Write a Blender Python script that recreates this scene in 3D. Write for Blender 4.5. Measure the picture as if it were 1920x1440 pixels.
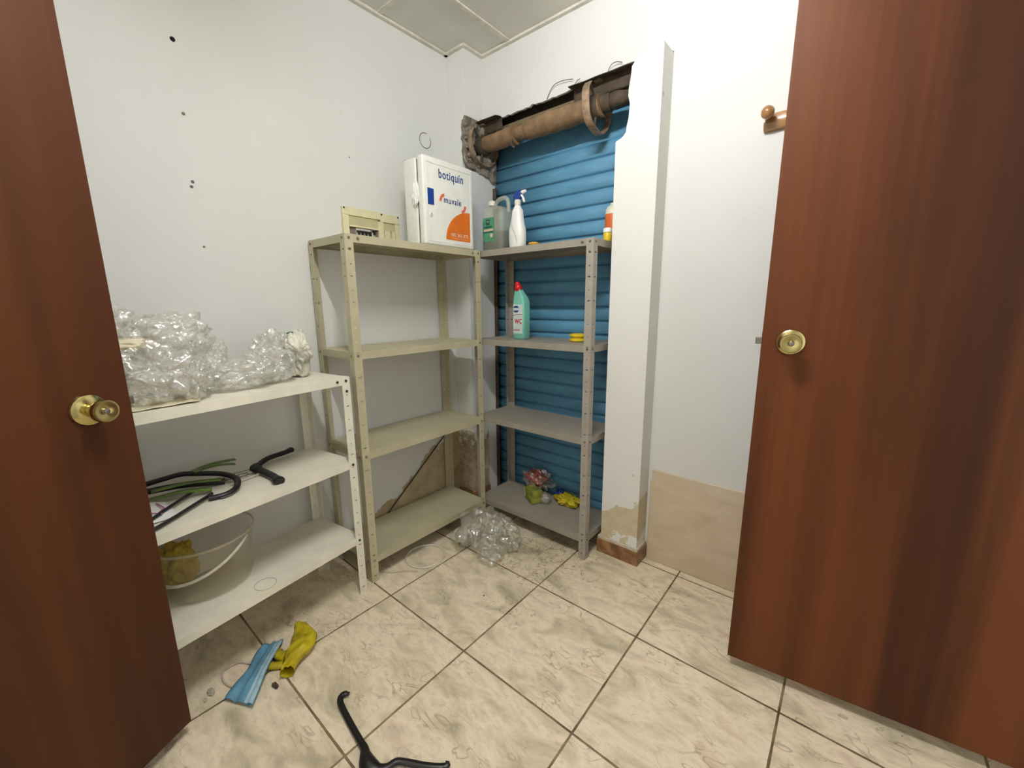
import bpy, bmesh, math, random
from mathutils import Vector, Matrix, noise
random.seed(7)
PI = math.pi
S = bpy.context.scene
COL = S.collection
for o in list(bpy.data.objects): bpy.data.objects.remove(o)

# ------------------------------------------------------------------ camera
cam_d = bpy.data.cameras.new('camera'); cam = bpy.data.objects.new('camera', cam_d); COL.objects.link(cam)
yaw, pitch, roll = -0.69667389, -0.19312924, -0.00779736
fw = Vector((math.sin(yaw)*math.cos(pitch), math.cos(yaw)*math.cos(pitch), math.sin(pitch)))
r0 = Vector((math.cos(yaw), -math.sin(yaw), 0)); u0 = r0.cross(fw)
rt = math.cos(roll)*r0 + math.sin(roll)*u0; up = -math.sin(roll)*r0 + math.cos(roll)*u0
cam.matrix_world = Matrix(((rt.x, up.x, -fw.x, 1.39430452), (rt.y, up.y, -fw.y, -0.84839739), (rt.z, up.z, -fw.z, 1.21926436), (0, 0, 0, 1)))
cam_d.sensor_width = 36; cam_d.lens = 767.9188/1920*36; cam_d.clip_start = 0.02
S.camera = cam
# ------------------------------------------------------------------ world, lamp, exposure
w = bpy.data.worlds.new('world'); S.world = w; w.use_nodes = True
w.node_tree.nodes['Background'].inputs[0].default_value = (1.0, 0.98, 0.95, 1)
w.node_tree.nodes['Background'].inputs[1].default_value = 1.1
LAMP_X, LAMP_Y, LAMP_Z, LAMP_LEN, LAMP_STRENGTH = 0.88, -0.37, 2.435, 0.60, 93.0   # the ceiling tube, built further down, is the room's light
S.view_settings.view_transform = 'Standard'; S.view_settings.look = 'None'
S.view_settings.exposure = 0.02; S.view_settings.gamma = 1.0; S.view_settings.use_curve_mapping = False

# ------------------------------------------------------------------ materials
def lin(c):
    return tuple(((x/255)/12.92 if x/255 <= .04045 else ((x/255+.055)/1.055)**2.4) for x in c)+(1,)
class NT:
    def __init__(s, name):
        s.m = bpy.data.materials.new(name); s.m.use_nodes = True; s.t = s.m.node_tree
        s.b = s.t.nodes['Principled BSDF']; s.out = s.t.nodes['Material Output']
    def n(s, ty, **k):
        x = s.t.nodes.new(ty)
        for a, b in k.items():
            if a[0] == 'i' and a[1:].isdigit(): x.inputs[int(a[1:])].default_value = b
            else: setattr(x, a, b)
        return x
    def l(s, a, b): s.t.links.new(a, b)
    def obj(s):
        return s.n('ShaderNodeTexCoord').outputs['Object']
    def noise(s, scale, detail=3, vec=None, rough=.55, dist=0):
        x = s.n('ShaderNodeTexNoise'); x.inputs['Scale'].default_value = scale; x.inputs['Detail'].default_value = detail
        x.inputs['Roughness'].default_value = rough; x.inputs['Distortion'].default_value = dist
        s.l(vec or s.obj(), x.inputs['Vector']); return x.outputs['Fac']
    def ramp(s, fac, stops):
        x = s.n('ShaderNodeValToRGB'); e = x.color_ramp.elements
        while len(e) < len(stops): e.new(.5)
        for i, (p, c) in enumerate(stops): e[i].position = p; e[i].color = c if len(c) == 4 else lin(c)
        s.l(fac, x.inputs[0]); return x.outputs[0]
    def mix(s, f, a, b):
        x = s.n('ShaderNodeMix', data_type='RGBA')
        for sock, v in ((x.inputs[0], f), (x.inputs[6], a), (x.inputs[7], b)):
            if isinstance(v, (int, float)): sock.default_value = v
            elif isinstance(v, tuple): sock.default_value = v if len(v) == 4 else lin(v)
            else: s.l(v, sock)
        return x.outputs[2]
    def math(s, op, a, b=0, c=None, clamp=False):
        x = s.n('ShaderNodeMath', operation=op); x.use_clamp = clamp
        for i, v in enumerate((a, b) if c is None else (a, b, c)):
            if isinstance(v, (int, float)): x.inputs[i].default_value = v
            else: s.l(v, x.inputs[i])
        return x.outputs[0]
    def xyz(s, vec=None):
        x = s.n('ShaderNodeSeparateXYZ'); s.l(vec or s.obj(), x.inputs[0]); return x.outputs
    def mapping(s, scale, loc=(0, 0, 0), vec=None):
        x = s.n('ShaderNodeMapping'); x.inputs['Scale'].default_value = scale; x.inputs['Location'].default_value = loc
        s.l(vec or s.obj(), x.inputs[0]); return x.outputs[0]
    def bump(s, h, st=.3, d=.01, prev=None):
        x = s.n('ShaderNodeBump'); x.inputs['Strength'].default_value = st; x.inputs['Distance'].default_value = d
        s.l(h, x.inputs['Height'])
        if prev is not None: s.l(prev, x.inputs['Normal'])
        s.l(x.outputs[0], s.b.inputs['Normal']); return x.outputs[0]
    def set(s, **k):
        for a, v in k.items():
            i = s.b.inputs[a.replace('_', ' ')]
            if isinstance(v, (int, float)): i.default_value = v
            elif isinstance(v, tuple): i.default_value = v if len(v) == 4 else lin(v)
            else: s.l(v, i)
        return s.m
def plain(name, c, rough=.5, metal=0, var=.06, nscale=25, bump=0, bscale=60, coat=0, spec=.5):
    t = NT(name); f = t.noise(nscale, 3)
    d = tuple(max(0, x*(1-var*2)) for x in c)
    t.set(Base_Color=t.ramp(f, [(.3, d), (.7, c)]), Roughness=rough, Metallic=metal)
    t.b.inputs['Specular IOR Level'].default_value = spec
    if coat: t.b.inputs['Coat Weight'].default_value = coat; t.b.inputs['Coat Roughness'].default_value = .15
    if bump: t.bump(t.noise(bscale, 4), bump, .004)
    return t.m

def wall_mat(name, base=(221, 221, 216)):
    t = NT(name); n1 = t.noise(1.6, 4); n2 = t.noise(9, 5)
    c = t.ramp(n1, [(.3, tuple(x-6 for x in base)), (.7, base)])
    smudge = t.ramp(n2, [(.66, (0, 0, 0, 1)), (.8, (.25, .25, .25, 1))])
    c = t.mix(smudge, c, (196, 192, 180))
    t.set(Base_Color=c, Roughness=.55); t.bump(t.noise(220, 2), .08, .002)
    return t, c
t, c = wall_mat('paint_white'); M_wall = t.m
# left wall: the paint has come off in a slope low down
t, c = wall_mat('paint_left_wall')
x, y, z = t.xyz(); nz = t.noise(6, 6, rough=.6); nf = t.noise(22, 3)
edge = t.math('ADD', t.math('MULTIPLY', t.math('SUBTRACT', y, .17), .62), .10)
edge = t.math('ADD', edge, t.math('MULTIPLY', t.math('SUBTRACT', nz, .5), .34))
edge = t.math('ADD', edge, t.math('MULTIPLY', t.math('SUBTRACT', nf, .5), .05))
m = t.math('MULTIPLY', t.math('LESS_THAN', z, edge), t.math('GREATER_THAN', y, .02))
pl = t.ramp(t.noise(14, 5), [(.3, (168, 148, 112)), (.7, (196, 180, 148))])
t.set(Base_Color=t.mix(m, c, pl)); t.bump(m, .5, -.003); M_wall_left = t.m
# corner pier: stained and flaking near the floor
t, c = wall_mat('paint_pier')
x, y, z = t.xyz(); nz = t.noise(9, 6, rough=.65)
m = t.math('LESS_THAN', z, t.math('ADD', .05, t.math('MULTIPLY', nz, .75)))
m2 = t.math('LESS_THAN', z, t.math('ADD', .40, t.math('MULTIPLY', t.noise(3, 4), .6)))
pl = t.ramp(t.noise(24, 6), [(.3, (150, 132, 104)), (.55, (186, 168, 138)), (.75, (214, 204, 182))])
c2 = t.mix(t.math('MULTIPLY', m2, .35), c, (206, 204, 190))
t.set(Base_Color=t.mix(m, c2, pl)); t.bump(m, .5, -.003); M_pier = t.m
# pillar right of the shutter: paint flaked to a beige undercoat at the bottom
t, c = wall_mat('paint_pillar', (230, 229, 222))
x, y, z = t.xyz(); nz = t.noise(12, 6, rough=.6); nb = t.noise(26, 5)
edge = t.math('ADD', t.math('ADD', .275, t.math('MULTIPLY', t.math('SUBTRACT', x, .63), .55)), t.math('MULTIPLY', t.math('SUBTRACT', nz, .5), .17))
m = t.math('LESS_THAN', z, edge)
isl = t.math('GREATER_THAN', t.math('ADD', nz, t.math('MULTIPLY', t.math('SUBTRACT', .16, z), 1.3)), .60)
m = t.math('MULTIPLY', m, t.math('SUBTRACT', 1, isl))
vo = t.n('ShaderNodeTexVoronoi'); vo.inputs['Scale'].default_value = 7; t.l(t.obj(), vo.inputs['Vector'])
c = t.mix(t.math('MULTIPLY', t.math('LESS_THAN', t.math('ADD', vo.outputs['Distance'], t.math('MULTIPLY', t.noise(90, 2), .10)), .115), .55), c, (150, 142, 130))
t.set(Base_Color=t.mix(m, c, t.ramp(nb, [(.3, (196, 182, 150)), (.7, (208, 196, 166))]))); t.bump(m, .6, -.003); M_pillar = t.m
# raw broken plaster and concrete
t = NT('broken_concrete'); n1 = t.noise(30, 8, rough=.7)
t.set(Base_Color=t.ramp(n1, [(.3, (84, 76, 66)), (.5, (136, 126, 112)), (.72, (190, 182, 168))]), Roughness=.95); t.bump(n1, .9, .01); M_conc = t.m
# floor tiles
t = NT('marble_floor'); x, y, z = t.xyz(); P = .45; G = .0034
fx = t.math('ABSOLUTE', t.math('SUBTRACT', t.math('FRACT', t.math('ADD', t.math('DIVIDE', x, P), 20.5)), .5))
fy = t.math('ABSOLUTE', t.math('SUBTRACT', t.math('FRACT', t.math('ADD', t.math('DIVIDE', y, P), 20.5)), .5))
g = t.math('MINIMUM', fx, fy); gr = t.math('LESS_THAN', g, t.math('ADD', G/P, t.math('MULTIPLY', t.math('SUBTRACT', t.noise(30, 3), .5), .006)))
# each tile turns its veining its own way
cx = t.math('FLOOR', t.math('ADD', t.math('DIVIDE', x, P), 0)); cy = t.math('FLOOR', t.math('ADD', t.math('DIVIDE', y, P), 0))
comb = t.n('ShaderNodeCombineXYZ'); t.l(t.math('ADD', x, t.math('MULTIPLY', cx, 3.7)), comb.inputs[0]); t.l(t.math('ADD', t.math('MULTIPLY', y, 1.0), t.math('MULTIPLY', cy, 5.3)), comb.inputs[1]); t.l(t.math('ADD', cx, t.math('MULTIPLY', cy, 2)), comb.inputs[2])
v = comb.outputs[0]; vs = t.mapping((2.2, 4.2, 1), vec=v)
base = t.ramp(t.noise(2.6, 5, vec=vs, dist=.6), [(.3, (178, 166, 138)), (.43, (214, 200, 170)), (.56, (236, 220, 192)), (.70, (216, 196, 170)), (.8, (200, 188, 160))])
pat = t.noise(4.2, 6, vec=vs, rough=.68, dist=1.1)
vp = t.noise(3.0, 2.2, vec=vs, rough=.5, dist=1.5)
vein = t.ramp(t.math('ABSOLUTE', t.math('SUBTRACT', vp, .5)), [(0, (1, 1, 1, 1)), (.008, (.7, .7, .7, 1)), (.022, (0, 0, 0, 1))])
vmask = t.ramp(t.noise(5.5, 3, vec=v), [(.47, (0, 0, 0, 1)), (.60, (1, 1, 1, 1))])
cc = t.mix(t.math('MULTIPLY', t.math('MULTIPLY', vein, vmask), .6), base, (136, 118, 90))
fine = t.ramp(t.noise(16, 8, vec=vs, rough=.75), [(.5, (0, 0, 0, 1)), (.72, (1, 1, 1, 1))])
cc = t.mix(t.math('MULTIPLY', fine, .42), cc, (156, 142, 110))
# grime in front of the grey shelving, scattered specks everywhere
dx = t.math('SUBTRACT', x, .32); dy = t.math('SUBTRACT', y, .66)
dd = t.math('SQRT', t.math('ADD', t.math('MULTIPLY', dx, dx), t.math('MULTIPLY', t.math('MULTIPLY', dy, dy), 1.5)))
near = t.math('SUBTRACT', 1, t.math('MULTIPLY', dd, 1.7), clamp=True)
gm = t.math('GREATER_THAN', t.math('ADD', t.noise(26, 9, rough=.8, dist=1.2), t.math('MULTIPLY', near, .15)), .66)
cc = t.mix(t.math('MULTIPLY', near, .22), cc, (140, 128, 96)); cc = t.mix(t.math('MULTIPLY', gm, .5), cc, (92, 82, 58))
vo = t.n('ShaderNodeTexVoronoi'); vo.inputs['Scale'].default_value = 13; t.l(t.obj(), vo.inputs['Vector'])
sp = t.math('LESS_THAN', vo.outputs['Distance'], t.math('MULTIPLY', t.ramp(t.noise(5, 2), [(.5, (0, 0, 0, 1)), (.7, (.1, .1, .1, 1))]), .6))
cc = t.mix(t.math('MULTIPLY', sp, .8), cc, (70, 55, 40))
cc = t.mix(gr, cc, t.ramp(t.noise(12, 3), [(.35, (92, 76, 54)), (.7, (150, 132, 102))]))
t.set(Base_Color=cc, Roughness=t.math('ADD', .30, t.math('MULTIPLY', t.noise(7, 4), .25)))
t.b.inputs['Specular IOR Level'].default_value = .4
t.bump(t.math('SUBTRACT', t.math('SUBTRACT', t.math('MULTIPLY', pat, .25), t.math('MULTIPLY', t.math('MULTIPLY', vein, vmask), .3)), gr), .35, .0025); M_floor = t.m
# wall marble
t = NT('beige_marble'); vs = t.mapping((3, 3, 7)); pa = t.noise(1.6, 7, vec=vs, dist=.8)
cc = t.ramp(pa, [(.25, (188, 168, 138)), (.5, (204, 186, 158)), (.75, (216, 200, 174))])
t.set(Base_Color=cc, Roughness=.35); M_marble = t.m
t = NT('terracotta_tile'); pa = t.noise(20, 5, dist=.4)
t.set(Base_Color=t.ramp(pa, [(.3, (96, 62, 36)), (.5, (134, 94, 58)), (.72, (172, 134, 96))]), Roughness=.35); M_terra = t.m
M_grout = plain('grout', (206, 192, 168), .8)
M_ceil = plain('ceiling_panel_paint', (224, 222, 212), .8, var=.03, nscale=3)
M_tbar = plain('ceiling_bar_white', (226, 221, 206), .45)
# sapele veneer
def wood_mat(name, a, b, c, wl):
    t = NT(name); x, y, z = t.xyz()
    v1 = t.mapping((6.5, 6.5, .30)); v2 = t.mapping((70, 70, 1.1)); v3 = t.mapping((2.6, 2.6, .12))
    f = t.math('ADD', t.math('MULTIPLY', t.noise(1, 5, vec=v1, dist=.35), .55), t.math('ADD', t.math('MULTIPLY', t.noise(1, 3, vec=v2), .09), t.math('MULTIPLY', t.noise(1.3, 3, vec=v3, dist=.5), wl)))
    t.set(Base_Color=t.ramp(f, [(.36, a), (.50, b), (.66, c)]), Roughness=.48); t.b.inputs['Specular IOR Level'].default_value = .25
    t.bump(t.noise(1, 3, vec=v2), .08, .001)
    return t.m
M_doorL = wood_mat('sapele_veneer_left', (46, 23, 9), (64, 32, 13), (84, 44, 18), .50)
M_doorR = wood_mat('sapele_veneer_right', (48, 24, 11), (72, 36, 16), (104, 56, 25), .50)
M_beech = plain('varnished_beech', (178, 128, 74), .3, var=.08, nscale=18, coat=.4)
M_brass = plain('polished_brass', (206, 190, 128), .2, 1, var=.04)
M_steel = plain('zinc_steel', (150, 146, 138), .35, .9)
M_bolt = plain('dull_bolt_steel', (138, 132, 116), .4, .7)
M_bolt_dark = plain('dark_bolt_steel', (64, 58, 48), .5, .6)
# perforated posts
def post_mat(name, c, r=.42):
    t = NT(name); uv = t.n('ShaderNodeUVMap'); uv.uv_map = 'perf'; u, v, _ = t.xyz(uv.outputs[0])
    f = t.math('FRACT', t.math('DIVIDE', v, .10)); du = t.math('SUBTRACT', u, .0175)
    a = t.math('MULTIPLY', t.math('SUBTRACT', f, .3), .10); b = t.math('MULTIPLY', t.math('SUBTRACT', f, .75), .10)
    slot = t.math('LESS_THAN', t.math('ADD', t.math('POWER', t.math('DIVIDE', t.math('ABSOLUTE', du), .0065), 2), t.math('POWER', t.math('DIVIDE', t.math('ABSOLUTE', a), .0030), 2)), 1)
    rnd = t.math('LESS_THAN', t.math('ADD', t.math('POWER', t.math('ABSOLUTE', du), 2), t.math('POWER', t.math('ABSOLUTE', b), 2)), .0028**2)
    hole = t.math('MAXIMUM', slot, rnd)
    d = tuple(x*.93 for x in c)
    t.set(Base_Color=t.ramp(t.noise(14, 4), [(.3, d), (.7, c)]), Roughness=r, Alpha=t.math('SUBTRACT', 1, hole))
    return t.m
def shelf_mat(name, c, r=.42, dust=.3):
    t = NT(name); d = tuple(x*.9 for x in c)
    cc = t.ramp(t.noise(5, 6, rough=.6), [(.3, d), (.65, c)])
    sc = t.ramp(t.noise(60, 3, vec=t.mapping((1, 3, 1))), [(.70, (0, 0, 0, 1)), (.78, (.4, .4, .4, 1))])
    t.set(Base_Color=t.mix(sc, cc, tuple(x*.7 for x in c)), Roughness=t.math('ADD', r, t.math('MULTIPLY', t.noise(11, 4), .15))); return t.m
BEI, GRY, WHT = (188, 180, 148), (158, 150, 136), (236, 231, 212)
M_bei, M_beiP = shelf_mat('beige_enamel', BEI), post_mat('beige_enamel_post', BEI)
M_gry, M_gryP = shelf_mat('grey_enamel', GRY), post_mat('grey_enamel_post', (166, 158, 145))
M_wht, M_whtP = shelf_mat('white_enamel', WHT, .34), post_mat('white_enamel_post', WHT)
# shutter
t = NT('blue_shutter_enamel'); n1 = t.noise(1, 5, vec=t.mapping((5, 5, 24))); n2 = t.noise(45, 3)
cc = t.ramp(n1, [(.3, (84, 136, 166)), (.6, (94, 150, 180)), (.8, (112, 164, 190))])
cc = t.mix(t.math('GREATER_THAN', n2, .77), cc, (60, 104, 132))
t.set(Base_Color=cc, Roughness=.55); t.b.inputs['Specular IOR Level'].default_value = .3; M_shut = t.m
M_rust = plain('rusty_tube', (146, 116, 84), .75, .1, var=.14, nscale=18, bump=.3)
M_rust2 = plain('old_hoop_steel', (176, 148, 122), .6, .2, var=.18, nscale=30, bump=.3)
M_dark = plain('grimy_steel_cavity_shade', (88, 74, 57), .8, .1, var=.2, nscale=20, bump=.4)
M_khaki = plain('dusty_lintel', (132, 116, 84), .85, 0, var=.14, nscale=10, bump=.3)
M_wire = plain('thin_wire', (96, 90, 82), .5, .3)
M_black = plain('black_plastic', (22, 21, 22), .38, 0, var=.03, bump=.05)
M_cream = plain('cream_plastic', (226, 218, 178), .4, 0, var=.03)
M_creamD = plain('dull_cream_cover', (196, 188, 148), .4, 0, var=.03)  # duller cream than the frame
M_grey = plain('breaker_grey', (206, 202, 192), .45)
M_cab = plain('cabinet_white', (232, 232, 222), .35, var=.02)
M_blue = plain('deep_blue_plastic', (18, 58, 140), .35, var=.03)
M_navy = plain('navy_print', (28, 62, 120), .5, var=.03)
M_orange = plain('orange_print', (222, 112, 10), .45, var=.04)
M_coral = plain('coral_print', (222, 108, 82), .5, var=.04)
M_white = plain('white_plastic', (238, 238, 232), .38, var=.02)
M_pale = plain('pale_print', (240, 200, 170), .5)
M_hole = plain('dark_hole', (20, 18, 17), .9)
M_plug = plain('grey_wall_plug', (120, 112, 104), .7)
M_teal = plain('mint_plastic', (128, 206, 184), .3, var=.03)
M_red = plain('red_plastic', (206, 22, 34), .32, var=.03)
M_redp = plain('red_print', (186, 36, 48), .5)
M_label = plain('pale_label', (214, 228, 224), .4)
M_greenl = plain('green_label', (96, 170, 130), .4, var=.15, nscale=60)
M_greend = plain('dark_green_print', (30, 96, 70), .5)
M_yel = plain('yellow_plastic', (238, 206, 44), .35)
M_org = plain('orange_plastic', (226, 110, 48), .4)
M_cap = plain('ivory_cap', (228, 224, 204), .4)
M_ink = plain('faded_ink', (150, 150, 150), .6)
def fabric(name, c, b=.5, sc=40, rough=.7):
    t = NT(name); n = t.noise(sc, 4); d = tuple(x*.72 for x in c)
    t.set(Base_Color=t.ramp(t.noise(18, 4), [(.3, d), (.62, c)]), Roughness=rough); t.bump(n, b, .004); return t.m
M_glove = fabric('yellow_rubber_cloth', (196, 176, 22), .5, 30, .45)
M_mask = fabric('blue_mask_fabric', (98, 152, 178), .15, 300, .75)
M_maskw = fabric('pale_foil_edge', (170, 204, 218), .6, 120, .25)
M_loop = plain('white_elastic', (214, 200, 186), .8)
M_paper = fabric('white_wrapping', (226, 222, 204), .3, 20, .4)
M_env = plain('cream_envelope', (226, 216, 182), .6)
M_pink = plain('pink_print', (170, 96, 140), .6)
M_sponge = fabric('olive_sponge', (142, 146, 52), .5, 60, .8)
M_redw = fabric('red_wrapper', (190, 84, 70), .4, 30, .35)
M_greenp = plain('green_plastic', (104, 136, 44), .35, var=.15)
M_debris = plain('pale_debris', (200, 188, 166), .6)
def film(name, c, dif, gls=.10, bscale=45, bst=.9):
    """clear crinkled film: mostly see-through, a little milky, with sharp glints on its creases"""
    t = NT(name); n = t.noise(bscale, 4, dist=.8)
    vo = t.n('ShaderNodeTexVoronoi'); vo.inputs['Scale'].default_value = bscale*.6; vo.feature = 'DISTANCE_TO_EDGE'; t.l(t.obj(), vo.inputs['Vector'])
    bp = t.n('ShaderNodeBump'); bp.inputs['Strength'].default_value = bst; bp.inputs['Distance'].default_value = .006
    t.l(t.math('ADD', n, t.math('MULTIPLY', vo.outputs['Distance'], .5)), bp.inputs['Height'])
    tr = t.n('ShaderNodeBsdfTransparent'); df = t.n('ShaderNodeBsdfDiffuse'); gl = t.n('ShaderNodeBsdfGlossy'); tl = t.n('ShaderNodeBsdfTranslucent')
    df.inputs['Color'].default_value = lin(c); tl.inputs['Color'].default_value = lin(c); tr.inputs['Color'].default_value = (.97, .97, .95, 1)
    gl.inputs['Roughness'].default_value = .10; gl.inputs['Color'].default_value = (1, 1, 1, 1)
    for x in (df, gl): t.l(bp.outputs[0], x.inputs['Normal'])
    m0 = t.n('ShaderNodeMixShader'); m0.inputs[0].default_value = .35; t.l(df.outputs[0], m0.inputs[1]); t.l(tl.outputs[0], m0.inputs[2])
    m1 = t.n('ShaderNodeMixShader'); t.l(t.math('ADD', dif-.08, t.math('MULTIPLY', n, .16), clamp=True), m1.inputs[0]); t.l(tr.outputs[0], m1.inputs[1]); t.l(m0.outputs[0], m1.inputs[2])
    lw = t.n('ShaderNodeLayerWeight'); lw.inputs['Blend'].default_value = .35
    m2 = t.n('ShaderNodeMixShader'); t.l(t.math('ADD', gls, t.math('MULTIPLY', lw.outputs['Fresnel'], .18), clamp=True), m2.inputs[0]); t.l(m1.outputs[0], m2.inputs[1]); t.l(gl.outputs[0], m2.inputs[2])
    t.l(m2.outputs[0], t.out.inputs['Surface']); return t.m
M_wrap = film('bubble_wrap_film', (244, 242, 234), .34, .22, 30, 1.0)
M_bag = film('clear_bag_film', (238, 235, 222), .13, .16, 12, .8)
M_tub = NT('translucent_tub_plastic').set(Base_Color=(206, 194, 160), Roughness=.3, Alpha=.14)
M_tubrim = NT('translucent_tub_rim').set(Base_Color=(222, 212, 184), Roughness=.25, Alpha=.45)
M_handle = plain('white_tub_handle', (214, 206, 188), .4)
M_yelbag = NT('amber_bag_film').set(Base_Color=(176, 150, 28), Roughness=.3, Alpha=.8)
M_jug = NT('frosted_jug_plastic').set(Base_Color=(206, 208, 190), Roughness=.35, Alpha=.38)
M_liquid = plain('dark_green_liquid', (30, 48, 48), .25)
M_clear = NT('clear_hanger_plastic').set(Base_Color=(228, 224, 214), Roughness=.1, Alpha=.4)
M_lamp = NT('lit_diffuser'); M_lamp.b.inputs['Emission Color'].default_value = (.985, .99, 1, 1); M_lamp.b.inputs['Emission Strength'].default_value = LAMP_STRENGTH*4; M_lamp = M_lamp.m

# ------------------------------------------------------------------ mesh helpers
def box(bm, a, b, rot=None, at=None):
    xs, ys, zs = zip(a, b)
    vs = [bm.verts.new((xs[i], ys[j], zs[k])) for i in (0, 1) for j in (0, 1) for k in (0, 1)]
    fs = [bm.faces.new([vs[q] for q in f]) for f in ((0, 1, 3, 2), (4, 6, 7, 5), (0, 4, 5, 1), (2, 3, 7, 6), (0, 2, 6, 4), (1, 5, 7, 3))]
    if rot is not None: bmesh.ops.transform(bm, matrix=rot, verts=vs)
    return fs
def B(*ab, bev=0, seg=2):
    bm = bmesh.new()
    for a, b in ab: box(bm, a, b)
    if bev: bmesh.ops.bevel(bm, geom=bm.edges[:], offset=bev, segments=seg, affect='EDGES', profile=.6)
    return bm
def tube(bm, pts, r, seg=10, sx=1.0, sn=None, caps=True):
    pts = [Vector(p) for p in pts]; n = len(pts); rr = r if isinstance(r, (list, tuple)) else [r]*n
    rings = []; prev = None
    for i, p in enumerate(pts):
        d = ((pts[min(i+1, n-1)]-p).normalized()+(p-pts[max(i-1, 0)]).normalized()).normalized()
        if sn is not None: a = Vector(sn)
        else: a = prev if prev is not None else (Vector((0, 0, 1)) if abs(d.z) < .9 else Vector((1, 0, 0)))
        b = d.cross(a).normalized(); a = b.cross(d).normalized(); prev = a
        rings.append([bm.verts.new(p+(b*math.cos(2*PI*k/seg)*sx+a*math.sin(2*PI*k/seg))*rr[i]) for k in range(seg)])
    for i in range(n-1):
        for k in range(seg):
            bm.faces.new((rings[i][k], rings[i][(k+1) % seg], rings[i+1][(k+1) % seg], rings[i+1][k]))
    if caps: bm.faces.new(rings[0][::-1]); bm.faces.new(rings[-1])
    return rings
def smooth_path(pts, k=6, closed=False):
    P = [Vector(p) for p in pts]; out = []; n = len(P)
    for i in range(n if closed else n-1):
        g = (lambda j: P[j % n]) if closed else (lambda j: P[max(0, min(n-1, j))])
        a, b, c, d = g(i-1), g(i), g(i+1), g(i+2)
        for s in range(k):
            u = s/k
            out.append(.5*((2*b)+(c-a)*u+(2*a-5*b+4*c-d)*u*u+(3*b-a-3*c+d)*u**3))
    if not closed: out.append(P[-1])
    return out
def lathe(bm, prof, seg=28, axis='z', c=(0, 0, 0)):
    rings = []
    for r, h in prof:
        ring = []
        for k in range(seg):
            a = 2*PI*k/seg; x, y = r*math.cos(a), r*math.sin(a)
            p = {'z': (x, y, h), 'x': (h, x, y), 'y': (x, h, y)}[axis]
            ring.append(bm.verts.new(Vector(p)+Vector(c)))
        rings.append(ring)
    for i in range(len(rings)-1):
        for k in range(seg): bm.faces.new((rings[i][k], rings[i][(k+1) % seg], rings[i+1][(k+1) % seg], rings[i+1][k]))
    bm.faces.new(rings[0][::-1]); bm.faces.new(rings[-1])
def loft(bm, secs, seg=28, e=3.2, cap=True):
    """secs: (cx, cy, z, half_x, half_y)"""
    rings = []
    for cx, cy, z, hx, hy in secs:
        ring = []
        for k in range(seg):
            a = 2*PI*k/seg; ca, sa = math.cos(a), math.sin(a)
            ring.append(bm.verts.new((cx+hx*math.copysign(abs(ca)**(2/e), ca), cy+hy*math.copysign(abs(sa)**(2/e), sa), z)))
        rings.append(ring)
    for i in range(len(rings)-1):
        for k in range(seg): bm.faces.new((rings[i][k], rings[i][(k+1) % seg], rings[i+1][(k+1) % seg], rings[i+1][k]))
    if cap: bm.faces.new(rings[0][::-1]); bm.faces.new(rings[-1])
def prism(bm, poly, h0, h1, ax='z'):
    def P(u, v, h): return {'z': (u, v, h), 'x': (h, u, v), 'y': (u, h, v)}[ax]
    a = [bm.verts.new(P(u, v, h0)) for u, v in poly]; b = [bm.verts.new(P(u, v, h1)) for u, v in poly]
    bm.faces.new(a[::-1]); bm.faces.new(b)
    for i in range(len(poly)): bm.faces.new((a[i], a[(i+1) % len(poly)], b[(i+1) % len(poly)], b[i]))
def blob(c, s, amp=.3, freq=3, sub=5, seed=0, crump=.12, cf=9, flat=None):
    """a crumpled lump: sphere pushed by smooth noise and creased by cells"""
    bm = bmesh.new(); bmesh.ops.create_icosphere(bm, subdivisions=sub, radius=1)
    c = Vector(c); off = Vector((seed*7.3, seed*3.1, seed*5.7))
    for v in bm.verts:
        d = v.co.normalized(); n = noise.noise(d*freq*.5+off)+.5*noise.noise(d*freq+off)
        vd = noise.voronoi(d*cf*.33+off)[0]; cr = (vd[1]-vd[0])
        k = 1+amp*n+crump*(cr-.5)+.04*noise.noise(d*cf*2+off)
        p = Vector((d.x*s[0], d.y*s[1], d.z*s[2]))*k+c
        if flat is not None and p.z < flat: p.z = flat+.002*(1+noise.noise(d*6))
        v.co = p
    return bm
def sheet(nx, ny, f):
    bm = bmesh.new(); g = [[bm.verts.new(f(i/nx, j/ny)) for j in range(ny+1)] for i in range(nx+1)]
    for i in range(nx):
        for j in range(ny): bm.faces.new((g[i][j], g[i+1][j], g[i+1][j+1], g[i][j+1]))
    return bm
def solid(o, th): m = o.modifiers.new('thickness', 'SOLIDIFY'); m.thickness = th; m.offset = 0; return o
def obj(name, bm, m, parent=None, smooth=None, world=True):
    """link one mesh; world=True: the coordinates are world ones and are moved into the parent's frame"""
    bmesh.ops.recalc_face_normals(bm, faces=bm.faces)
    me = bpy.data.meshes.new(name)
    if parent is not None and world:
        inv = (ROOTM[parent.name]).inverted(); bmesh.ops.transform(bm, matrix=inv, verts=bm.verts)
    bm.to_mesh(me); bm.free(); me.materials.append(m)
    o = bpy.data.objects.new(name, me); COL.objects.link(o)
    if parent is not None: o.parent = parent; ROOTM[o.name] = ROOTM[parent.name]
    else: ROOTM[o.name] = Matrix.Identity(4)
    if smooth is not None:
        for p in me.polygons: p.use_smooth = True
        if smooth < 180: me.set_sharp_from_angle(angle=math.radians(smooth))
    return o
ROOTM = {}
def thing(name, label, cat, loc=(0, 0, 0), rz=0, group=None):
    o = bpy.data.objects.new(name, None); COL.objects.link(o); o.empty_display_size = .05
    o.location = loc; o.rotation_euler = (0, 0, rz); o['label'] = label; o['category'] = cat
    if group: o['group'] = group
    ROOTM[o.name] = Matrix.Translation(loc) @ Matrix.Rotation(rz, 4, 'Z'); return o
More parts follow.
